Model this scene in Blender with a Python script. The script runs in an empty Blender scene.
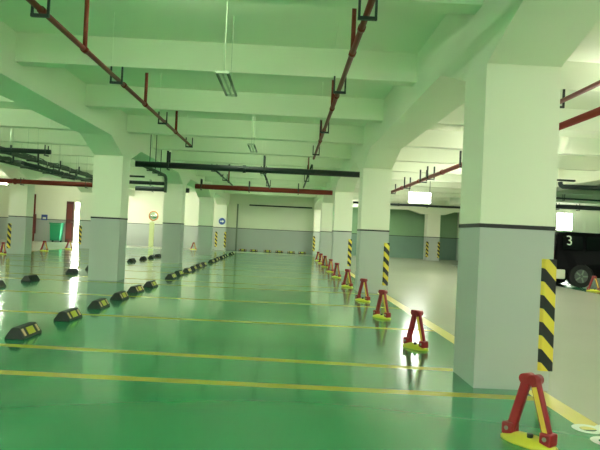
import bpy, bmesh, math, random
from mathutils import Vector, Matrix
random.seed(7)
S = bpy.context.scene
COL = S.collection
K = 0.862          # survey units -> metres (a bay between pillars is 8.2 m, a stall 2.45 m wide)
PI = math.pi

# ------------------------------------------------------------------ camera
cam = bpy.data.cameras.new('camera'); co = bpy.data.objects.new('camera', cam); COL.objects.link(co)
YAW, PITCH, ROLL, FPX, EYE = .0209, .0134, .0467, 627.39, 1.45
co.matrix_world = (Matrix.Translation((0, 0, EYE * K)) @ Matrix.Rotation(-YAW, 4, 'Z')
                   @ Matrix.Rotation(PI / 2 + PITCH, 4, 'X') @ Matrix.Rotation(ROLL, 4, 'Z'))
cam.sensor_fit = 'HORIZONTAL'; cam.sensor_width = 36; cam.lens = 36 * FPX / 600
cam.clip_start = .05; cam.clip_end = 200
S.camera = co

# ------------------------------------------------------------------ world, exposure, lamp strengths
w = bpy.data.worlds.new('world'); S.world = w; w.use_nodes = True
w.node_tree.nodes['Background'].inputs[0].default_value = (.75, 1, .7, 1)
w.node_tree.nodes['Background'].inputs[1].default_value = .05
S.view_settings.view_transform = 'Standard'; S.view_settings.look = 'None'
S.view_settings.gamma = 1; S.view_settings.use_curve_mapping = False
S.view_settings.exposure = 1.65
S.cycles.use_denoising = True
S.cycles.max_bounces = 10; S.cycles.diffuse_bounces = 7; S.cycles.glossy_bounces = 4
S.cycles.sample_clamp_indirect = 6
TUBE = 75          # emission of a lit fluorescent tube
TUBE_SLAB = 12.5     # emission of the weaker tubes added behind the cross beams
DAY = 26            # daylight seen through door and windows
LAMP_RGB = (1, .98, .86)

# ------------------------------------------------------------------ materials
def mat(name, rgb, rough=.6, metal=0, noise=0, nscale=3, bump=0, spec=.5, emit=None, strength=0, coat=0):
    m = bpy.data.materials.new(name); m.use_nodes = True
    nt = m.node_tree; b = nt.nodes['Principled BSDF']
    b.inputs['Base Color'].default_value = (*rgb, 1); b.inputs['Roughness'].default_value = rough
    b.inputs['Metallic'].default_value = metal; b.inputs['Specular IOR Level'].default_value = spec
    b.inputs['Coat Weight'].default_value = coat; b.inputs['Coat Roughness'].default_value = .08
    if emit:
        b.inputs['Emission Color'].default_value = (*emit, 1); b.inputs['Emission Strength'].default_value = strength
    if noise or bump:
        tc = nt.nodes.new('ShaderNodeTexCoord'); n = nt.nodes.new('ShaderNodeTexNoise')
        n.inputs['Scale'].default_value = nscale; n.inputs['Detail'].default_value = 4
        nt.links.new(tc.outputs['Object'], n.inputs['Vector'])
        if noise:
            mr = nt.nodes.new('ShaderNodeMapRange'); mr.inputs[3].default_value = 1 - noise; mr.inputs[4].default_value = 1 + noise
            nt.links.new(n.outputs['Fac'], mr.inputs[0])
            mx = nt.nodes.new('ShaderNodeVectorMath'); mx.operation = 'SCALE'
            mx.inputs[0].default_value = rgb; nt.links.new(mr.outputs[0], mx.inputs['Scale'])
            nt.links.new(mx.outputs[0], b.inputs['Base Color'])
        if bump:
            bp = nt.nodes.new('ShaderNodeBump'); bp.inputs['Strength'].default_value = bump; bp.inputs['Distance'].default_value = .01
            nt.links.new(n.outputs['Fac'], bp.inputs['Height']); nt.links.new(bp.outputs[0], b.inputs['Normal'])
    return m

def hazard_mat():
    m = mat('hazard_stripes', (.8, .6, .05), .45)
    nt = m.node_tree; b = nt.nodes['Principled BSDF']
    tc = nt.nodes.new('ShaderNodeTexCoord'); sp = nt.nodes.new('ShaderNodeSeparateXYZ')
    nt.links.new(tc.outputs['Object'], sp.inputs[0])
    def M(op, a, c):
        n = nt.nodes.new('ShaderNodeMath'); n.operation = op
        for i, v in enumerate((a, c)):
            if isinstance(v, (int, float)): n.inputs[i].default_value = v
            elif v is not None: nt.links.new(v, n.inputs[i])
        return n.outputs[0]
    u = M('ADD', sp.outputs[0], sp.outputs[1]); u = M('MULTIPLY', u, 1.1)
    v = M('ADD', u, sp.outputs[2]); v = M('DIVIDE', v, .267 * K); v = M('ADD', v, 100.33); v = M('FRACT', v, None)
    g = M('GREATER_THAN', v, .5)
    mx = nt.nodes.new('ShaderNodeMix'); mx.data_type = 'RGBA'
    mx.inputs[6].default_value = (.008, .012, .012, 1); mx.inputs[7].default_value = (.75, .6, .06, 1)
    nt.links.new(g, mx.inputs[0]); nt.links.new(mx.outputs[2], b.inputs['Base Color'])
    return m

M_white = mat('cream_paint', (.84, .86, .72), .55, noise=.03, nscale=1.2)
M_ceil = mat('ceiling_paint', (.82, .86, .72), .75, noise=.03, nscale=.8)
M_grey = mat('grey_dado_paint', (.45, .49, .47), .42, noise=.03, nscale=1.5)
M_wshade = mat('wall_shade_green', (.25, .43, .25), .6, noise=.05)  # far-right wall's unlit, greener look put into its colour
M_dshade = mat('dado_shade_green', (.17, .29, .23), .5, noise=.05)  # same shade put into the dado colour
M_band = mat('black_band_paint', (.008, .012, .012), .5)
M_green = mat('green_epoxy', (.022, .29, .12), .15, noise=.10, nscale=.35, bump=.012, coat=.3)
M_pale = mat('pale_epoxy', (.50, .52, .42), .2, noise=.07, nscale=.4, bump=.02)
M_yline = mat('yellow_line_paint', (.46, .38, .05), .25, noise=.25, nscale=2.5)
M_yedge = mat('yellow_edge_paint', (.72, .60, .12), .3, noise=.12, nscale=2.5)
M_wtext = mat('white_marking_paint', (.8, .85, .75), .35)
M_haz = hazard_mat()
M_red = mat('red_pipe_paint', (.17, .022, .012), .5, spec=.25)
M_red2 = mat('bright_red_pipe_paint', (.30, .03, .025), .45)
M_dred = mat('dark_red_paint', (.16, .03, .025), .5)
M_lred = mat('lock_red_paint', (.28, .012, .02), .35)
M_yel = mat('lock_yellow_paint', (.62, .60, .05), .35)
M_tape = mat('reflective_yellow_tape', (.80, .55, .08), .3)
M_black = mat('black_rubber', (.012, .016, .015), .55)
M_stopy = mat('yellow_reflector', (.60, .56, .04), .3)
M_stopc = mat('cream_reflector', (.70, .50, .30), .3)
M_dark = mat('dark_steel', (.018, .03, .028), .5, metal=.2)
M_cond = mat('grey_green_conduit', (.06, .085, .06), .6)
M_galv = mat('galvanised_steel', (.30, .36, .28), .45, metal=.5)
M_batten = mat('unlit_lamp_housing', (.50, .56, .45), .6)
M_lampw = mat('white_lamp_housing', (.8, .82, .75), .4)
M_tubeoff = mat('unlit_tube', (.16, .22, .15), .3)
M_tube = mat('lit_tube', (1, 1, .95), .5, emit=LAMP_RGB, strength=TUBE)
M_box = mat('lamp_glare_face', (1, 1, 1), .5, emit=(1, .98, .92), strength=11)
M_tube3 = mat('added_tube', (1, 1, .95), .5, emit=LAMP_RGB, strength=30)  # tubes of lamps added for extra light
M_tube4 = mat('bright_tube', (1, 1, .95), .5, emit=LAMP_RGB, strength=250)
M_tube2 = mat('added_dim_tube', (1, 1, .95), .5, emit=(.86, 1, .74), strength=TUBE_SLAB)
M_day = mat('daylight_glass', (.9, .9, .9), .3, emit=(1, 1, .93), strength=DAY)
M_frame = mat('white_door_frame', (.8, .8, .72), .4)
M_door = mat('dark_red_door', (.085, .022, .02), .45)
M_bin = mat('green_bin_plastic', (.01, .26, .12), .4)
M_blue = mat('blue_sign', (.03, .08, .32), .4)
M_carb = mat('black_car_paint', (.002, .002, .003), .4, spec=.12)
M_glass = mat('dark_car_glass', (.004, .005, .006), .15, spec=.3)
M_tyre = mat('tyre_rubber', (.01, .01, .01), .8)
M_hub = mat('alloy_wheel', (.16, .17, .16), .35, metal=.8)
M_bump = mat('pale_bumper', (.75, .76, .62), .4)
M_post = mat('pale_yellow_post', (.62, .68, .36), .5)
M_mirror = mat('mirror_face', (.75, .8, .72), .06, metal=1)
M_orange = mat('orange_paint', (.65, .2, .02), .4)

# ------------------------------------------------------------------ mesh builder
class MB:
    def __init__(s): s.bm = bmesh.new(); s.mats = []
    def _mi(s, m):
        if m not in s.mats: s.mats.append(m)
        return s.mats.index(m)
    def _fin(s, geom_faces, m):
        i = s._mi(m)
        for f in geom_faces: f.material_index = i
    def box(s, a, b, m, bev=0, rot=None):
        n0 = set(s.bm.faces)
        c = [(a[i] + b[i]) / 2 for i in range(3)]; d = [abs(b[i] - a[i]) for i in range(3)]
        mx = Matrix.Translation(c) @ (rot or Matrix.Identity(4)) @ Matrix.Diagonal((*d, 1))
        r = bmesh.ops.create_cube(s.bm, size=1, matrix=mx)
        if bev:
            ed = list({e for v in r['verts'] for e in v.link_edges})
            bmesh.ops.bevel(s.bm, geom=ed, offset=bev, segments=2, affect='EDGES', profile=.5)
        s._fin([f for f in s.bm.faces if f not in n0], m); return s
    def bar(s, p, q, wx, wy, m, bev=0, up=(0, 0, 1)):
        p = Vector(p); q = Vector(q); z = (q - p).normalized(); L = (q - p).length
        x = Vector(up).cross(z)
        if x.length < 1e-4: x = Vector((1, 0, 0))
        x.normalize(); y = z.cross(x)
        R = Matrix((x, y, z)).transposed().to_4x4()
        n0 = set(s.bm.faces)
        r = bmesh.ops.create_cube(s.bm, size=1, matrix=Matrix.Translation((p + q) / 2) @ R @ Matrix.Diagonal((wx, wy, L, 1)))
        if bev:
            ed = list({e for v in r['verts'] for e in v.link_edges})
            bmesh.ops.bevel(s.bm, geom=ed, offset=bev, segments=2, affect='EDGES', profile=.5)
        s._fin([f for f in s.bm.faces if f not in n0], m); return s
    def cyl(s, p, q, r, m, seg=12, r2=None):
        p = Vector(p); q = Vector(q); n0 = set(s.bm.faces)
        R = (q - p).to_track_quat('Z', 'Y').to_matrix().to_4x4()
        bmesh.ops.create_cone(s.bm, cap_ends=True, segments=seg, radius1=r, radius2=r if r2 is None else r2,
                              depth=(q - p).length, matrix=Matrix.Translation((p + q) / 2) @ R)
        for f in s.bm.faces:
            if f not in n0 and len(f.verts) == 4: f.smooth = True
        s._fin([f for f in s.bm.faces if f not in n0], m); return s
    def tube(s, pts, r, m, seg=10):      # smooth swept pipe with round bends
        pts = [Vector(p) for p in pts]; n0 = set(s.bm.faces); rings = []
        for i, p in enumerate(pts):
            t = ((pts[min(i + 1, len(pts) - 1)] - p).normalized() + (p - pts[max(i - 1, 0)]).normalized()).normalized()
            R = t.to_track_quat('Z', 'Y').to_matrix()
            if rings: # keep the frame continuous
                ref = prev - t * prev.dot(t); x = ref.normalized()
            else: x = R.col[0].copy()
            y = t.cross(x); prev = x
            rings.append([s.bm.verts.new(p + (x * math.cos(2 * PI * k / seg) + y * math.sin(2 * PI * k / seg)) * r) for k in range(seg)])
        for a, b in zip(rings, rings[1:]):
            for k in range(seg):
                f = s.bm.faces.new((a[k], a[(k + 1) % seg], b[(k + 1) % seg], b[k])); f.smooth = True
        s.bm.faces.new(list(reversed(rings[0]))); s.bm.faces.new(rings[-1])
        s._fin([f for f in s.bm.faces if f not in n0], m); return s
    def prism(s, prof, axis, a, b, m, bev=0):   # closed profile in the plane across the axis, extruded a..b
        def P(u, v, t): return {'x': (t, u, v), 'y': (u, t, v), 'z': (u, v, t)}[axis]
        n0 = set(s.bm.faces)
        A = [s.bm.verts.new(P(u, v, a)) for u, v in prof]; B = [s.bm.verts.new(P(u, v, b)) for u, v in prof]
        n = len(prof)
        fs = [s.bm.faces.new(A), s.bm.faces.new(list(reversed(B)))]
        fs += [s.bm.faces.new((A[k], B[k], B[(k + 1) % n], A[(k + 1) % n])) for k in range(n)]
        bmesh.ops.recalc_face_normals(s.bm, faces=fs)
        if bev:
            ed = list({e for f in fs for e in f.edges})
            bmesh.ops.bevel(s.bm, geom=ed, offset=bev, segments=2, affect='EDGES', profile=.5)
        s._fin([f for f in s.bm.faces if f not in n0], m); return s
    def lathe(s, prof, m, seg=20, sx=1, sy=1, mx=None):
        n0 = set(s.bm.faces); rings = []
        for r, z in prof:
            rings.append([s.bm.verts.new((mx or Matrix.Identity(4)) @ Vector((sx * r * math.cos(2 * PI * k / seg), sy * r * math.sin(2 * PI * k / seg), z))) for k in range(seg)])
        for a, b in zip(rings, rings[1:]):
            for k in range(seg):
                f = s.bm.faces.new((a[k], a[(k + 1) % seg], b[(k + 1) % seg], b[k])); f.smooth = True
        s.bm.faces.new(list(reversed(rings[0]))); s.bm.faces.new(rings[-1])
        s._fin([f for f in s.bm.faces if f not in n0], m); return s
    def build(s, name, parent=None, loc=(0, 0, 0)):
        s.bm.transform(Matrix.Scale(K, 4))
        me = bpy.data.meshes.new(name); s.bm.to_mesh(me); s.bm.free()
        for m in s.mats: me.materials.append(m)
        o = bpy.data.objects.new(name, me); COL.objects.link(o); o.location = Vector(loc) * K
        if parent: o.parent = parent
        return o

def tag(o, label, cat, group=None):
    o['label'] = label; o['category'] = cat
    if group: o['group'] = group
    return o
def thing(name, label, cat, loc, rz=0, group=None):
    o = bpy.data.objects.new(name, None); COL.objects.link(o); o.location = Vector(loc) * K; o.rotation_euler = (0, 0, rz)
    o.empty_display_size = .1
    return tag(o, label, cat, group)
def struct(o): o['kind'] = 'structure'; return o
def kids(o): return [c for c in bpy.data.objects if c.parent == o]
def dup(root, loc, rz=None, label=None, group=None):
    r = root.copy(); COL.objects.link(r); r.location = Vector(loc) * K
    if rz is not None: r.rotation_euler = (0, 0, rz)
    if label: r['label'] = label
    if group: r['group'] = group
    for c in kids(root):
        d = c.copy(); COL.objects.link(d); d.parent = r
        for g in kids(c):
            e = g.copy(); COL.objects.link(e); e.parent = d
    return r
ORD = ['first', 'second', 'third', 'fourth', 'fifth', 'sixth', 'seventh', 'eighth', 'ninth', 'tenth', 'eleventh', 'twelfth',
       'thirteenth', 'fourteenth', 'fifteenth', 'sixteenth', 'seventeenth', 'eighteenth', 'nineteenth', 'twentieth']

# ------------------------------------------------------------------ setting: floor, walls, ceiling, beams
X0, X1, YB, YF, YR = -21.5, 23.0, -13.0, 46.2, 38.2
SLAB, CB, LB, CAP = 4.35, 3.90, 3.60, 3.235      # slab, cross-beam soffit, long-beam soffit, soffit at a pillar
GX0, GX1, GY1 = -12.2, 2.62, 41.3                # green stalls
LINES = [-2.4, .55, 3.45, 5.88, 7.08, 9.98, 12.95, 15.85, 17.25, 20.2, 22.9, 25.4, 26.8, 29.8, 32.6, 35.0, 36.6, 39.3]
def floor():
    xs = sorted({X0, X1, GX0, GX0 + .13, GX1 - .2, GX1, 9.75, -4.3, -5.1, 4.9, 12.3})
    ys = {YB, YF, GY1, 43.6, YR, 4.95}
    for l in LINES: ys |= {l - .085, l + .085}
    ys = sorted(ys); mb = MB(); bm = mb.bm
    for m in (M_green, M_pale, M_yline, M_yedge): mb._mi(m)
    V = {}
    def v(x, y):
        if (x, y) not in V:      # the painted lines are not quite square to the bays
            sk = next((k for l, k in ((5.88, .035), (7.08, .07), (9.98, .02)) if abs(y - l) < .1), 0)
            V[(x, y)] = bm.verts.new((x, y + sk * max(0, min(7, 1.9 - x)) - (.09 if 6.9 < y < 7.2 else 0), 0))
        return V[(x, y)]
    for i in range(len(xs) - 1):
        for j in range(len(ys) - 1):
            x, y = (xs[i] + xs[i + 1]) / 2, (ys[j] + ys[j + 1]) / 2
            m = M_pale
            if GX0 < x < GX1 and y < GY1:
                m = M_green
                if x > GX1 - .2 and y > 4.95 and not (GX1 < x): m = M_yedge
                elif x < GX0 + .13: m = M_yline
                elif any(abs(y - l) < .084 for l in LINES): m = M_yline
            elif x > 9.75 and y < 37: m = M_green
            elif -4.3 < x < 2.6 and y > 43.6: m = M_green
            f = bm.faces.new((v(xs[i], ys[j]), v(xs[i + 1], ys[j]), v(xs[i + 1], ys[j + 1]), v(xs[i], ys[j + 1])))
            f.material_index = mb._mi(m)
    return struct(mb.build('floor'))
floor()

def wall(name, a, b, t=.2, axis='x', holes=(), up=None, low=None):
    """wall slab with grey dado; a, b = (x0,y0),(x1,y1); holes = (u0,u1,z0,z1) cut through"""
    mb = MB(); (x0, y0), (x1, y1) = a, b
    us = sorted({0, 1} | {h[0] for h in holes} | {h[1] for h in holes})
    if axis == 'x': us = sorted({x0, x1} | {h[0] for h in holes} | {h[1] for h in holes})
    else: us = sorted({y0, y1} | {h[0] for h in holes} | {h[1] for h in holes})
    zs = sorted({0, 1.60, 1.64, SLAB} | {h[2] for h in holes} | {h[3] for h in holes})
    for i in range(len(us) - 1):
        for j in range(len(zs) - 1):
            u, z = (us[i] + us[i + 1]) / 2, (zs[j] + zs[j + 1]) / 2
            if any(h[0] < u < h[1] and h[2] < z < h[3] for h in holes): continue
            m = (low or M_grey) if z < 1.6 else M_band if z < 1.64 else (up or M_white)
            if axis == 'x': mb.box((us[i], y0, zs[j]), (us[i + 1], y0 + t, zs[j + 1]), m)
            else: mb.box((x0, us[i], zs[j]), (x0 + t, us[i + 1], zs[j + 1]), m)
    bmesh.ops.remove_doubles(mb.bm, verts=mb.bm.verts, dist=1e-4)
    return struct(mb.build(name))
wall('wall_far', (X0, YF), (3.2, YF), holes=[(-15.55, -15.15, 0, 3.0)])
wall('wall_far_right', (3.2, YF), (12.6, YF), up=M_wshade, low=M_dshade)
wall('wall_right_far', (12.6, YR), (X1, YR), holes=[(16.5, 17.55, 2.35, 3.5)])
wall('wall_return', (12.6, YR), (12.6, YF + .2), axis='y')
wall('wall_left', (X0 - .2, YB), (X0 - .2, YF), axis='y')
wall('wall_right', (X1, YB), (X1, YR), axis='y')
wall('wall_back', (X0, YB - .2), (X1, YB - .2))
struct(MB().box((X0 - .2, YB - .2, SLAB), (X1 + .2, YF + .2, SLAB + .2), M_ceil).build('ceiling'))

PY = [6.2, 16.3, 25.7, 35.2, 44.8]; W = .75
LY = [16.3, 25.7, 35.2, 44.8]
OY = [17.4, 27.3, 36.6]
def longbeam(n, x0, x1, ys, y_end=YF):
    prof = [(YB, SLAB), (YB, LB)]
    for y in ys:
        if y - 1.15 > YB: prof += [(y - 1.18, LB), (y, CAP)]
        prof += [(y + W, CAP)]
        if y + W + 1.18 < y_end: prof += [(y + W + 1.18, LB)]
    prof += [(y_end, LB if ys[-1] + W + 1.18 < y_end else LB - .05), (y_end, SLAB)]
    struct(MB().prism(prof, 'x', x0, x1, M_ceil).build(f'trim_{n}'))
longbeam(1, 1.92, 2.67, [-3.6] + PY)
longbeam(2, -5.06, -4.31, [-3.6, 6.2] + LY)
longbeam(3, -12.0, -11.25, [-3.0, 7.3] + OY)
longbeam(4, 9.88, 10.63, [-3.6, 6.2, 16.3, 25.7], YR)
CBY = [-9.6, -6.4, -3.2, .0, 3.15, 6.42, 9.74, 13.12, 16.5, 19.75, 22.85, 25.95, 29.1, 32.2, 35.4, 38.5, 41.7]
n = 5
segs = [(X0, -12.0), (-11.25, -5.06), (-4.31, 1.92), (2.67, 9.88), (10.63, X1)]
for y in CBY:
    for k, (a, b) in enumerate(segs):
        if y < -8 and k in (0, 4): continue
        if y > 38 and k == 4: b = 12.6
        struct(MB().box((a, y, CB), (b, y + .3, SLAB), M_ceil).build(f'trim_{n}')); n += 1

def top_at(x, y):
    'height of the concrete above a point'
    if any(a - .05 < x < b + .05 for a, b in ((1.92, 2.67), (-5.06, -4.31), (-12, -11.25), (9.88, 10.63))): return LB - .003
    if any(c - .03 < y < c + .33 for c in CBY): return CB - .003
    return SLAB - .003
# ------------------------------------------------------------------ pillars
def pillar(x, y, label, strips=(), w=W, grp='concrete pillars of the garage'):
    t = thing('pillar', label, 'pillar', (x, y, 0), group=grp)
    b = MB().box((0, 0, 0), (w, w, 1.60), M_grey).box((0, 0, 1.60), (w, w, CAP), M_white)
    bmesh.ops.remove_doubles(b.bm, verts=b.bm.verts, dist=1e-4)
    b.build('shaft', t)
    MB().box((-.006, -.006, 1.595), (w + .006, w + .006, 1.635), M_band).build('painted_band', t)
    for sd in strips:
        s = MB(); e = .008
        if sd == 'R':
            e = .025; s.prism([(w - .09, -e), (w + e, -e), (w + e, .12), (w, .12), (w, 0), (w - .12, 0)], 'z', .20, 1.31, M_haz, .004)
        else:
            s.prism([(.15, -e), (-e, -e), (-e, .15), (0, .15), (0, 0), (.15, 0)], 'z', .22, 1.30, M_haz)
        s.build('hazard_strip', t)
    return t
pillar(1.92, 6.2, 'large white and grey pillar nearest the viewer, with a hazard strip on its right edge', 'R')
pillar(1.92, 16.3, 'pillar right of the lane, next one behind the large nearest pillar', 'R')
pillar(1.92, 25.7, 'pillar right of the lane, third from the viewer, mostly behind the second', 'R')
pillar(1.92, 35.2, 'fourth pillar right of the lane, at the left end of the dark red cross pipe')['label'] = 'fourth pillar from the viewer on the right side of the lane'
pillar(1.92, 44.8, 'last pillar on the right side of the lane, bright sliver against the far wall', 'L')
pillar(-5.06, 16.3, 'grey and white pillar left of the wheel stop row, widest one on the left')
pillar(-5.06, 25.7, 'pillar left of the lane, next one behind the widest left pillar')
pillar(-4.95, 35.2, 'pillar left of the lane, in front of the far wall, third in its row')
pillar(-5.06, 44.8, 'bright pillar by the far wall with a round sign and striped edges', 'LR')
pillar(-12.0, 27.3, 'pale pillar at the left edge of the view beside a red parking lock', 'L')
pillar(-12.0, 36.6, 'narrow distant pillar just left of the widest left pillar, striped left edge', 'L')
struct(MB().prism([(4.2, SLAB), (4.2, 3.45), (8.5, 3.45), (9.3, 3.2), (10.95, 3.2), (11.7, 3.45), (12.55, 3.45), (12.55, SLAB)], 'y', 43.35, 43.95, M_ceil).build('trim_150'))
pillar(9.7, 43.2, 'distant pillar across the right driveway with stripes on both edges', 'LR', w=.9)
pillar(9.88, 25.7, 'pillar behind the black car at the right')
pillar(9.88, 16.3, 'pillar across the right driveway, nearer than the black car')
pillar(-12.0, 17.4, 'pillar of the outermost left row nearest the viewer')
for yy, xx in ((6.2, -5.06), (-3.6, 1.92), (-3.6, -5.06), (6.2, 9.88)):
    pillar(xx, yy, 'pillar beside or behind the viewer')

# ------------------------------------------------------------------ lamps
def batten(name, label, x, y, z, along='y', lit=False, L=1.4, top=SLAB, group=None, tm=None):
    t = thing(name, label, 'lamp', (x, y, z), group=group)
    t.rotation_euler = (0, 0, 0 if along == 'y' else PI / 2)
    hm = M_lampw if lit else M_batten
    sw = .035 if lit else .012
    h = MB().prism([(-sw, 0), (-sw, .07 if lit else .03), (sw, .07 if lit else .03), (sw, 0)], 'y', -L / 2, L / 2, hm, .004)
    for e in (-1, 1): h.box((-.085 if lit else -.075, e * L / 2 - .012, -.02 if lit else 0), (.085 if lit else .075, e * L / 2 + .012, .05 if lit else .03), hm)
    h.build('housing', t)
    for s in (-1, 1):
        MB().cyl((s * .066, -L / 2 + .02, .01), (s * .066, L / 2 - .02, .01), .018, tm or (M_tube if lit else M_tubeoff), 10).build('tube', t)
        MB().cyl((0, s * (L / 2 - .2), .05), (0, s * (L / 2 - .2), top_at(x, y) - z), .005, M_batten, 6).build('suspension_wire', t)
    return t
OFFG = 'unlit hanging lamps over the lane'
for i, y in enumerate((8.05, 14.1, 20.3)):
    batten('hanging_lamp', f'unlit narrow twin-tube lamp hanging on wires, {ORD[i]} one along the lane', -.85, y, 3.3, 'y', False, 1.25, group=OFFG)
# lit lamps over the right driveway, the left driveway, the far cross aisle and behind the viewer
for y in (-8, -2, 4, 9.5, 15.2, 21.0):
    batten('driveway_lamp', 'lit fluorescent lamp over the right driveway, hidden behind the nearest pillar', {15.2: 5.8, 21.0: 6.95}.get(y, 6.1), y, 3.3, 'x', True, 1.2,  group='lit lamps over the right driveway')
for y in CBY[8:16]:  # extra lamps added behind the beams to brighten the driveway ceiling
    batten('added_beam_lamp', 'added lamp close under the slab brightening the right driveway', 5.8, y + .53, 4.05, 'x', True, 1.6, tm=M_tube3, group='added slab lamps over the right driveway')
lb = thing('lamp_glare', 'glowing white box standing for lamp glare over the right driveway', 'light', (5.75, 27.4, 2.95))  # glowing box built in place of a lamp's overexposed glare
MB().box((-.5, -.07, .05), (.5, .07, .55), M_lampw, .01).build('housing', lb)
MB().box((-.47, -.085, .08), (.47, -.07, .52), M_box).build('lit_face', lb)
for e in (-.45, .45): MB().cyl((e, 0, .55), (e, 0, top_at(5.75, 27.4) - 2.95), .012, M_dark, 8).build('suspension_rod', lb)
for y in (2, 10, 18, 26, 33):
    batten('driveway_lamp', 'lit fluorescent lamp over the left driveway', -15.3, y, 3.3, 'x', True, 1.4, group='lit lamps over the left driveway')
batten('aisle_lamp', 'lit lamp near the far wall beside the widest left pillar', -11.75, 43.3, 3.3, 'x', True, 1.4)
batten('aisle_lamp', 'lit lamp by the far wall behind the left pillars', -7.2, 42.4, 4.1, 'x', True, 1.4)
batten('aisle_lamp', 'lit lamp by the far wall near the last right pillar', 3.4, 42.4, 4.1, 'x', True, 1.4)
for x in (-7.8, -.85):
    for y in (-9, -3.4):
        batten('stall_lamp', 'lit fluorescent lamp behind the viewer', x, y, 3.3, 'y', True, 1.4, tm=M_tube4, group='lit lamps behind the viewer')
for y in (1.2, 5.0, 9.0, 13.0):  # lamps added out of view to light the lane and its ceiling
    batten('stall_lamp', 'lit lamp added out of view over the left stalls to light the lane', -8.4, y, 3.3, 'y', True, 1.4, tm=M_tube3, group='added lamps over the left stalls')
for x in (-8.0, -1.2):  # lamps added where the beams hide them, to light lane and left stalls
    for y in CBY[5:-1]:
        batten('added_beam_lamp', 'added lamp close under the slab, out of sight behind a cross beam', x, y + .53, 4.05, 'x', True, 1.6, tm=M_tube2, group='added lamps hidden behind the cross beams')
for x, y in ((14.5, 8), (15.5, 14)):
    batten('stall_lamp', 'lit fluorescent lamp over the right stalls', x, y, 3.3, 'y', True, 1.4, group='lit lamps over the right stalls')

# ------------------------------------------------------------------ pipes
def run(name, label, p, q, r, m, hangers=(), risers=(), top=SLAB, group=None, hm=None, hs=1):
    p = Vector(p); q = Vector(q); d = (q - p).normalized()
    t = thing(name, label, 'pipe', p, group=group)
    MB().cyl((0, 0, 0), q - p, r, m, 14).build('pipe_run', t)
    side = Vector((-d.y, d.x, 0))
    for h in hangers:
        c = d * h; o = side * (r + .045); wp = p + c + o
        s = MB(); zz = top_at(wp.x, wp.y) - p.z
        for k in (-1, 1):
            s.bar(c + o * k + Vector((0, 0, -.05)), c + o * k + Vector((0, 0, .16 * hs)), .022 * hs, .022 * hs, hm or M_dark)
        s.bar(c - o * 1.15 + Vector((0, 0, -r - .03)), c + o * 1.15 + Vector((0, 0, -r - .03)), .035, .03, hm or M_dark)
        s.cyl(c + o * .95 + Vector((0, 0, .1)), c + o * .95 + Vector((0, 0, zz)), .004, M_ceil, 6)
        s.build('bracket', t)
    for h in risers:
        c = d * h
        s = MB().cyl(c, c + Vector((0, 0, .60)), .026, M_red, 10)
        s.cyl(c + Vector((0, 0, .60)), c + Vector((0, 0, .66)), .035, M_dark, 10)
        s.cyl(c - d * .05, c + d * .05, r * 1.35, m, 12)
        s.build('sprinkler_riser', t)
    for h in range(1, int((q - p).length / 3)):
        MB().cyl(d * (h * 3 - .04), d * (h * 3 + .04), r * 1.3, m, 12).build('coupling', t)
    return t
Z1 = 3.45
run('sprinkler_pipe', 'thin red sprinkler pipe under the ceiling, left of the unlit lamps', (-2.42, -3, Z1), (-2.42, 15.3, Z1), .030, M_red,
    hangers=(8.95, 11.6, 14.8, 18.0), risers=(10.25, 13.35, 16.2), group='sprinkler pipes over the lane')
run('sprinkler_pipe', 'thin red sprinkler pipe under the ceiling, right of the unlit lamps', (.63, -3, Z1), (.63, 16.6, Z1), .030, M_red,
    hangers=(8.55, 11.5, 14.9, 18.3), risers=(9.85, 12.9, 16.4), group='sprinkler pipes over the lane')
run('branch_pipe', 'short dark branch pipe between the black and the red cross pipes, left', (-2.25, 17.9, 3.25), (-2.25, 25.2, 3.25), .03, M_dark,
    hangers=(.9, 4.2), risers=(5.6,), group='short branch pipes')
run('branch_pipe', 'short dark branch pipe between the black and red cross pipes, near the middle', (-.75, 17.9, 3.2), (-.75, 25.2, 3.2), .03, M_dark,
    hangers=(.4, 5.2), group='short branch pipes')
run('branch_pipe', 'short dark branch pipe ending at the right end of the red cross pipe', (.6, 16.9, 3.3), (.6, 25.2, 3.3), .03, M_dark,
    hangers=(1.5, 4.5), risers=(3.2,), group='short branch pipes')
run('cross_pipe', 'long black pipe crossing the lane between the left and right pillars', (-4.25, 17.4, 3.16), (1.98, 17.4, 3.16), .082, M_dark, hangers=(.9, 3.55), hm=M_dark, hs=2.4)
run('cross_pipe', 'long dark red pipe crossing the lane behind the black pipe', (-3.8, 25.6, 3.17), (1.8, 25.6, 3.17), .10, M_red, hangers=(.25, 2.2, 4.2), hm=M_dark, hs=1.9)
run('cross_pipe', 'red pipe across the left stalls, seen left of the widest left pillar', (-14.5, 26.6, 3.08), (-6.9, 26.6, 3.08), .10, M_red, hangers=(3.3, 6))
run('wall_pipe', 'thin dark pipe along the top of the far wall', (-2.8, 45.9, 3.35), (1.8, 45.9, 3.35), .05, M_dark, hangers=())
ap = run('driveway_pipe', 'thick red pipe running along the right driveway', (4.17, 2, 3.3), (4.17, 30, 3.3), .055, M_red2,
    hangers=(4.2, 11.9, 12.9, 16.4, 17.4, 20, 23), risers=(), hs=1.9, group='red pipes along the right driveway')
run('driveway_pipe', 'thinner red pipe above the thick one by the right driveway', (4.0, 3, 3.6), (4.0, 9.6, 3.6), .034, M_red2,
    hangers=(6.35,), hs=1.3, group='red pipes along the right driveway')
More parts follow.
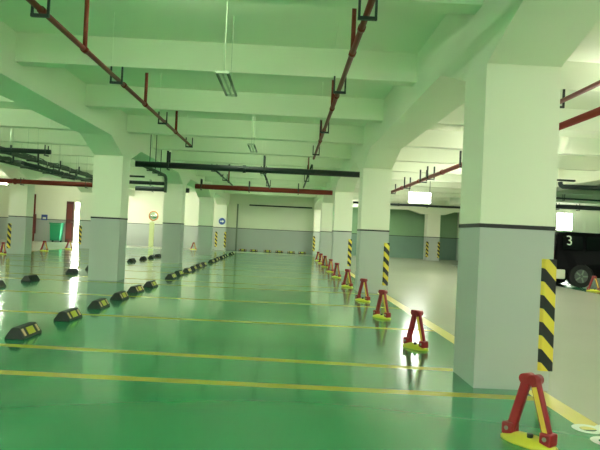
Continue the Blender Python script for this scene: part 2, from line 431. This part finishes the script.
# dark pipes on the left
run('side_pipe', 'short black pipe across the left stalls, ending beside a hanging rod', (-11.2, 15.7, 3.18), (-5.95, 15.7, 3.18), .06, M_dark, hangers=(2.0, 5.15))
run('side_pipe', 'dark pipe along the left stalls just right of the cable trays', (-7.3, 17.3, 3.02), (-7.3, 25.9, 3.02), .05, M_dark, hangers=(2, 4, 6.5))
run('side_pipe', 'brown-black pipe across the stalls between the two left pillars', (-9.6, 29.2, 3.46), (-5.1, 29.2, 3.46), .08, M_dark, hangers=(1.5, 3.2))
run('side_pipe', 'short thin dark pipe above others between the two left pillars', (-6.9, 24.0, 3.33), (-5.5, 24.0, 3.33), .035, M_dark, hangers=(.7,))
run('side_pipe', 'lowest dark pipe between the two left pillars', (-8.0, 33.0, 3.42), (-5.2, 33.0, 3.42), .12, M_dark, hangers=(.9, 1.8))
t = thing('side_pipe', 'dark pipe bending back from the left end of the black cross pipe', 'pipe', (-4.12, 17.75, 3.16))
MB().tube([(0, 0, 0), (0, 3.1, 0), (0, 3.25, -.03), (0, 3.34, -.1), (0, 3.36, -.2), (0, 3.36, -.55)], .05, M_cond, 10).build('pipe_run', t)
for q in (.8, 1.6, 2.4): MB().cyl((0, q, .03), (0, q, top_at(-4.12, 17.75 + q) - 3.16), .012, M_cond, 6).box((-.08, q - .02, -.08), (.08, q + .02, -.05), M_cond).box((-.08, q - .02, -.08), (-.06, q + .02, .06), M_cond).build('bracket', t)
def tray(label, x, y0, y1, z, w=.32, nc=4):
    t = thing('cable_tray', label, 'cable tray', (x, y0, z))
    s = MB()
    for k in (-1, 1): s.box((k * w / 2 - .01, 0, 0), (k * w / 2 + .01, y1 - y0, .07), M_cond)
    yy = .2
    while yy < y1 - y0: s.box((-w / 2, yy, .01), (w / 2, yy + .05, .03), M_cond); yy += .5
    s.build('ladder', t)
    c = MB(); n = int((y1 - y0) / .45)
    for k in range(nc):
        c.tube([(-w * .42 + k * w * .84 / (nc - 1) + random.uniform(-.03, .03), j * (y1 - y0) / n, .06 + random.uniform(-.02, .07)) for j in range(n + 1)], .017, M_cond, 6)
    c.build('cable_bundle', t)
    yy = .9
    while yy < y1 - y0:
        MB().cyl((-w / 2 - .02, yy, 0), (-w / 2 - .02, yy, top_at(x, y0 + yy) - z), .007, M_batten, 6).cyl((w / 2 + .02, yy, 0), (w / 2 + .02, yy, top_at(x, y0 + yy) - z), .007, M_batten, 6).box((-w / 2 - .04, yy - .02, -.03), (w / 2 + .04, yy + .02, 0), M_dark).bar((w / 2 + .05, yy, -.05), (w / 2 + .05, yy, .22), .04, .04, M_dark).build('hanger', t)
        yy += 1.9
    return t
tray('wide cable tray with loose cables under the ceiling over the left stalls', -8.6, 16.2, 26.1, 3.2, .5, 7)
tray('narrower cable tray beside the larger one over the left stalls', -7.9, 16.6, 26.0, 3.3, .26, 4)
# dark pipes at the right edge
t = thing('side_pipe', 'black bent pipe right of the large nearest pillar', 'pipe', (7.4, 18.6, 3.22))
MB().tube([(.72, 0, .14), (.72, 0, .08), (.74, 0, .03), (.80, 0, 0), (1, 0, 0), (5, 0, 0)], .07, M_dark, 12).build('pipe_run', t)
MB().box((-.1, -.06, .16), (1.15, .06, .21), M_dark).build('bracket', t)
run('side_pipe', 'long dark pipe low under the ceiling above the window at the right', (10.8, 27.2, 3.15), (22.5, 27.2, 3.15), .09, M_dark, hangers=(1.0, 1.9, 3.1, 5))
run('side_pipe', 'thin dark pipe between the bent pipe and the lower one at the right', (10.0, 24.6, 3.33), (14, 24.6, 3.28), .035, M_dark, hangers=(.9,))
run('side_pipe', 'dark pipe crossing the right driveway in front of the far wall', (3.2, 35, 3.32), (9.7, 35, 3.32), .06, M_dark, hangers=(1.6, 4.6))
run('wall_standpipe', 'thin green pipe running up the far wall right of the signed pillar', (-3.65, 46.05, 0), (-3.65, 46.05, 3.4), .06, M_galv)

# ------------------------------------------------------------------ wheel stops
def wheel_stop(x, y, label, group, plain=False):
    t = thing('wheel_stop', label, 'wheel stop', (x, y, 0), group=group)
    b = MB()
    L, hw, tw, h = .285, .12, .045, .14
    pr = [(-hw, 0), (hw, 0), (hw, .02), (tw, h), (-tw, h), (-hw, .02)]
    b.prism(pr, 'y', -L, L, M_black)
    for v in b.bm.verts:      # chamfered ends
        if v.co.z > .1: v.co.y *= .93
    bmesh.ops.bevel(b.bm, geom=b.bm.edges[:], offset=.008, segments=1, affect='EDGES')
    b.build('body', t)
    nx, nz = h - .02, hw - tw; ln = math.hypot(nx, nz); nx, nz = nx / ln, nz / ln
    def panel(sgn, y0, y1, m, name, u0=.16, u1=.84):
        s = MB(); pts = []
        for u in (u0, u1):
            px, pz = hw + (tw - hw) * u, .02 + (h - .02) * u; pts.append((sgn * px, pz))
        e = .006
        s.prism([(pts[0][0], pts[0][1]), (pts[0][0] + sgn * nx * e, pts[0][1] + nz * e), (pts[1][0] + sgn * nx * e, pts[1][1] + nz * e), (pts[1][0], pts[1][1])], 'y', y0, y1, m)
        s.build(name, t)
    for sgn in ((-1,) if plain else (1, -1)):
        panel(sgn, -.10, .10, M_stopy, 'yellow_panel')
        panel(sgn, -.235, -.18, M_stopc, 'reflective_strip'); panel(sgn, .18, .235, M_stopc, 'reflective_strip')
    return t
RA = [7.98, 9.54, 11.02, 12.41, 13.86, 15.2, 17.94, 19.35, 20.75, 22.1, 23.5, 24.9, 27.4, 28.8, 30.2, 31.6, 33.0, 34.4, 37.0, 38.5]
GA = 'wheel stops along the left side of the lane'
ws = None
for i, y in enumerate(RA):
    lb = f'black wheel stop with yellow panel, {ORD[i]} from near end beside lane'
    rz = random.uniform(-.05, .05)
    if ws is None: ws = wheel_stop(-3.24, y, lb, GA)
    else: dup(ws, (-3.22 + random.uniform(-.03, .03), y, 0), rz, lb, GA)
RB = [13.45, 15.3, 18.25, 20.1, 22.2, 25.2, 27.2, 28.9, 30.3, 31.8, 33.6]
GB = 'wheel stops in the row left of the left pillars'
wp_ = None
for i, y in enumerate(RB):
    if wp_ is None:
        wp_ = wheel_stop(-6.12, y, f'dark wheel stop behind the left pillars, {ORD[i]} from the near end of its row', GB, plain=True); continue
    dup(wp_, (-6.12, y, 0), random.uniform(-.08, .08), f'dark wheel stop behind the left pillars, {ORD[i]} from the near end of its row', GB)
GC = 'wheel stops along the far wall'
for i, x in enumerate((-3.1, -2.3, -1.3, -.45, .4, 1.2)):
    dup(ws, (x, 45.3, 0), PI / 2, f'tiny distant wheel stop at the foot of the far wall, {ORD[i]} from the left', GC)

# ------------------------------------------------------------------ parking locks
def lock(x, y, label, group, rz):
    t = thing('parking_lock', label, 'parking lock', (x, y, 0), rz, group)
    # local x runs along the lock's length
    MB().lathe([(.225, 0), (.225, .015), (.20, .035), (.13, .055), (.02, .062)], M_yel, 28, 1, .50).build('base_plate', t)
    MB().cyl((.03, -.03, .055), (.03, -.03, .085), .022, M_black, 10).build('keyhole', t)
    top = .47
    a = MB().bar((-.15, 0, .06), (-.026, 0, top), .072, .045, M_lred, .012, up=(0, 1, 0)); a.build('leg', t)
    b = MB().bar((.16, 0, .06), (.034, 0, top), .072, .045, M_lred, .012, up=(0, 1, 0)); b.build('leg', t)
    MB().bar((.15, 0, .09), (.044, 0, .42), .036, .056, M_tape, 0, up=(0, 1, 0)).build('reflective_strip', t)
    MB().cyl((-.032, -.05, top), (-.028, .05, top), .037, M_lred, 16).cyl((.038, -.05, top), (.038, .05, top), .037, M_lred, 16).build('hinge', t)
    for sx in (-1, 1):
        MB().box((sx * .155 - .045, -.05, .03), (sx * .155 + .045, .05, .12), M_lred, .012).build('foot_bracket', t)
        MB().cyl((sx * .155, -.056, .08), (sx * .155, .056, .08), .016, M_galv, 10).build('pivot_bolt', t)
    return t
RZ = math.atan2(-.28, .2)
LK = [4.55, 8.32, 11.26, 14.07, 17.71, 21.48, 24.49, 28.1, 31.2, 34.2]
GL = 'red parking locks along the right side of the lane'
L0 = None
for i, y in enumerate(LK):
    lb = 'red and yellow A-shaped parking lock nearest the viewer' if i == 0 else f'red A-shaped parking lock on yellow base, {ORD[i]} of the row right of the lane'
    if L0 is None: L0 = lock(1.83, y, lb, GL, RZ)
    else: dup(L0, (1.78, y, 0), RZ + random.uniform(-.1, .1), lb, GL)
GO = 'red parking locks along the left driveway'
for i, y in enumerate((26.6, 31.1, 34.6, 38.6)):
    dup(L0, (-11.85, y, 0), RZ * .3 + random.uniform(-.3, .3), f'distant red parking lock by the left driveway, {ORD[i]} from the viewer', GO)
dup(L0, (10.2, 20.5, 0), RZ * .4, 'red parking lock in front of the black car', 'single distant locks')
dup(L0, (-6.3, 43.0, 0), .2, 'distant orange-red parking lock between the second and third left pillars', 'single distant locks')
dup(L0, (6.5, 43.0, 0), .2, 'distant parking lock just right of the second right pillar', 'single distant locks')
dup(L0, (4.95, 41.0, 0), .2, 'distant parking lock seen between the second and third right pillars', 'single distant locks')

# ------------------------------------------------------------------ things along the far wall
def opening(name, x0, x1, z0, z1, y, depth=.2, lit=True):
    t = struct(MB().box((x0, y + .12, z0), (x1, y + .14, z1), M_day).build(name))
    f = .06
    MB().box((x0, y - .03, z1 - f), (x1, y + .12, z1), M_frame).box((x0, y - .03, z0), (x0 + f, y + .12, z1 - f), M_frame).box((x1 - f, y - .03, z0), (x1, y + .12, z1 - f), M_frame).build(name.rstrip('_0123456789') + '_frame', t)
    return t
opening('door_1', -15.55, -15.15, 0, 3.0, YF)
w1 = opening('window_1', 16.5, 17.55, 2.35, 3.5, YR)
MB().box((17.0, YR + .03, 2.35), (17.04, YR + .1, 3.44), M_frame).box((16.5, YR - .03, 2.35), (17.55, YR + .12, 2.41), M_frame).build('window_bar', w1)
d = thing('swing_door', 'dark red door leaf standing open beside the bright doorway', 'door', (-16.12, YF - .08, 0))
MB().box((0, 0, .02), (.52, .06, 3.0), M_door, .01).build('leaf', d)
MB().box((.07, -.012, 1.7), (.42, 0, 2.8), M_dred).box((.07, -.012, .25), (.42, 0, 1.4), M_dred).build('panel', d)
MB().cyl((.47, -.05, 1.5), (.47, 0, 1.5), .02, M_galv).bar((.47, -.05, 1.5), (.37, -.05, 1.5), .03, .02, M_galv).build('handle', d)
b = thing('waste_bin', 'tall green bin against the far wall beside the dark red door', 'bin', (-17.05, YF - .72, 0))
MB().prism([(.06, .12), (.74, .12), (.82, 1.3), (0, 1.3)], 'y', .05, .62, M_bin, .02).build('body', b)
MB().box((-.03, -.02, 1.3), (.85, .66, 1.40), M_bin, .025).build('lid', b)
for s in (.1, .7): MB().cyl((s - .04, .5, .1), (s + .04, .5, .1), .1, M_tyre).build('wheel', b)
h = thing('fire_standpipe', 'red fire standpipe with a dark valve box left of the blue sign', 'pipe', (-18.35, YF - .25, 0))
MB().cyl((0, 0, 0), (0, 0, 3.4), .06, M_red).build('pipe_run', h)
MB().box((-.13, -.16, .55), (.13, .08, 1.95), M_dred, .02).build('valve_box', h)
s = thing('wall_sign', 'small blue rectangular sign on the far left wall', 'sign', (-17.7, YF - .03, 1.75))
MB().box((-.22, 0, -.2), (.22, .025, .2), M_blue, .006).build('plate', s)
MB().box((-.12, -.006, -.12), (.12, 0, .02), M_wtext).build('pictogram', s)
s = thing('pillar_sign', 'small round blue arrow sign on the bright pillar by the far wall', 'sign', (-4.62, 44.78, 2.05))
MB().box((-.28, -.03, -.28), (.28, 0, .28), M_lampw, .004).build('plate', s)
MB().cyl((0, -.04, 0), (0, -.03, 0), .24, M_blue, 24).build('disc', s)
MB().prism([(-.14, -.035), (.02, -.035), (.02, -.1), (.15, 0), (.02, .1), (.02, .035), (-.14, .035)], 'y', -.05, -.04, M_wtext).build('arrow', s)
m = thing('convex_mirror', 'round convex mirror on a pale yellow post near the far wall', 'mirror', (-9.45, 44.2, 0))
MB().box((-.16, -.1, 0), (.16, .1, 1.75), M_post, .02).cyl((0, 0, 1.75), (0, 0, 2.3), .03, M_post).build('post', m)
mxx = Matrix.Translation((.1, -.08, 2.2)) @ Matrix.Rotation(PI / 2, 4, 'X')
MB().lathe([(.30, 0), (.30, .02), (.24, .06), (.14, .09), (.01, .10)], M_mirror, 24, 1, 1, mxx).build('mirror_face', m)
MB().lathe([(.33, -.03), (.345, 0), (.33, .025), (.30, .03)], M_orange, 24, 1, 1, mxx).build('rim', m)

# ------------------------------------------------------------------ black car (rear end towards the driveway)
c = thing('car', 'black off-road car parked at the right behind a parking lock', 'car', (9.45, 21.9, 0))
Wc = 2.1
def bodyprof(off=0): return [(.06, .42), (.0, .62), (.02, 1.2), (.14, 1.86), (.5, 1.95), (2.9, 1.94), (3.75, 1.33), (5.1, 1.2), (5.35, 1.0), (5.38, .5), (5.2, .38), (4.85, .38), (4.75, .6), (4.5, .78), (4.2, .78), (3.95, .6), (3.85, .36), (1.45, .36), (1.35, .6), (1.1, .78), (.85, .78), (.6, .6), (.5, .42)]
mb = MB(); mb.prism([(a, b) for a, b in bodyprof()], 'y', 0, Wc, M_carb)
for v in mb.bm.verts:
    if v.co.z > 1.25: v.co.y = Wc / 2 + (v.co.y - Wc / 2) * (1 - .22 * (v.co.z - 1.25) / .7)
bmesh.ops.bevel(mb.bm, geom=[e for e in mb.bm.edges], offset=.035, segments=2, affect='EDGES', clamp_overlap=True)
mb.build('body', c)
for sgn, y in ((-1, 0), (1, Wc)):
    for x0, x1 in ((.3, 1.05), (1.15, 2.05), (2.12, 3.0)):
        g = MB(); q = [(x0, 1.32), (x1 + (.28 if x1 > 2.9 else 0), 1.32), (x1, 1.8), (x0 + .04, 1.8)]
        g.prism(q, 'y', 0, .012, M_glass)
        for v in g.bm.verts:
            yy = .22 * (v.co.z - 1.25) / .7 * Wc / 2
            v.co.y = (v.co.y * sgn) + (y - sgn * yy) + sgn * .004
        bmesh.ops.recalc_face_normals(g.bm, faces=g.bm.faces); g.build('side_window', c)
g = MB().prism([(-.0, 0), (.012, 0), (.012, .5), (0, .5)], 'y', .3, Wc - .3, M_glass)
for v in g.bm.verts: v.co.x += .03 + v.co.z * .18; v.co.z += 1.3
g.build('rear_window', c)
for x in (.98, 4.35):
    for y0, y1 in ((-.02, .26), (Wc - .26, Wc + .02)):
        wh = MB().cyl((x, y0, .4), (x, y1, .4), .40, M_tyre, 28).build('wheel', c)
        ye = y0 if y0 < 0 else y1; sg = -1 if y0 < 0 else 1
        hb = MB().cyl((x, ye, .4), (x, ye + sg * .012, .4), .24, M_hub, 20)
        for k in range(5):
            a_ = k * 2 * PI / 5; hb.bar((x + .05 * math.cos(a_), ye + sg * .018, .4 + .05 * math.sin(a_)), (x + .22 * math.cos(a_), ye + sg * .018, .4 + .22 * math.sin(a_)), .05, .02, M_galv, up=(0, 1, 0))
        hb.build('hubcap', wh)
bp_ = MB().box((-.16, -.03, .28), (.42, Wc + .03, .62), M_bump, .05).build('bumper', c); bp_['label'] = 'pale bumper at the rear corner'
MB().box((-.17, .1, .2), (-.02, .5, .29), M_lred, .01).build('reflector', c)
MB().box((-.03, .05, .95), (.03, .3, 1.25), M_dred, .01).build('tail_lamp', c)
MB().box((-.01, Wc - .3, .95), (.03, Wc - .05, 1.25), M_dred, .01).build('tail_lamp', c)
def text(s_, size, m, name, parent=None, ext=.002):
    cu = bpy.data.curves.new(name, 'FONT'); cu.body = s_; cu.size = size * K; cu.extrude = ext; cu.align_x = 'LEFT'
    tmp = bpy.data.objects.new('tmp', cu); COL.objects.link(tmp)
    bpy.context.view_layer.update()
    me = bpy.data.meshes.new_from_object(tmp.evaluated_get(bpy.context.evaluated_depsgraph_get()))
    bpy.data.objects.remove(tmp); bpy.data.curves.remove(cu)
    me.materials.clear(); me.materials.append(m); me.name = name
    o = bpy.data.objects.new(name, me); COL.objects.link(o)
    if parent: o.parent = parent
    return o
o = text('3', .5, M_wtext, 'window_decal', c); o.location = Vector((.42, .02, 1.48)) * K; o.rotation_euler = (PI / 2 - .22, 0, 0)

# ------------------------------------------------------------------ number painted on the stall floor
o = text('88', .62, M_wtext, 'stall_number', None, .0005)
o.rotation_euler = (0, 0, PI / 2); o.location = Vector((2.78, 4.5, .002)) * K
tag(o, 'white stall number painted on the green floor beside the nearest parking lock', 'floor marking')
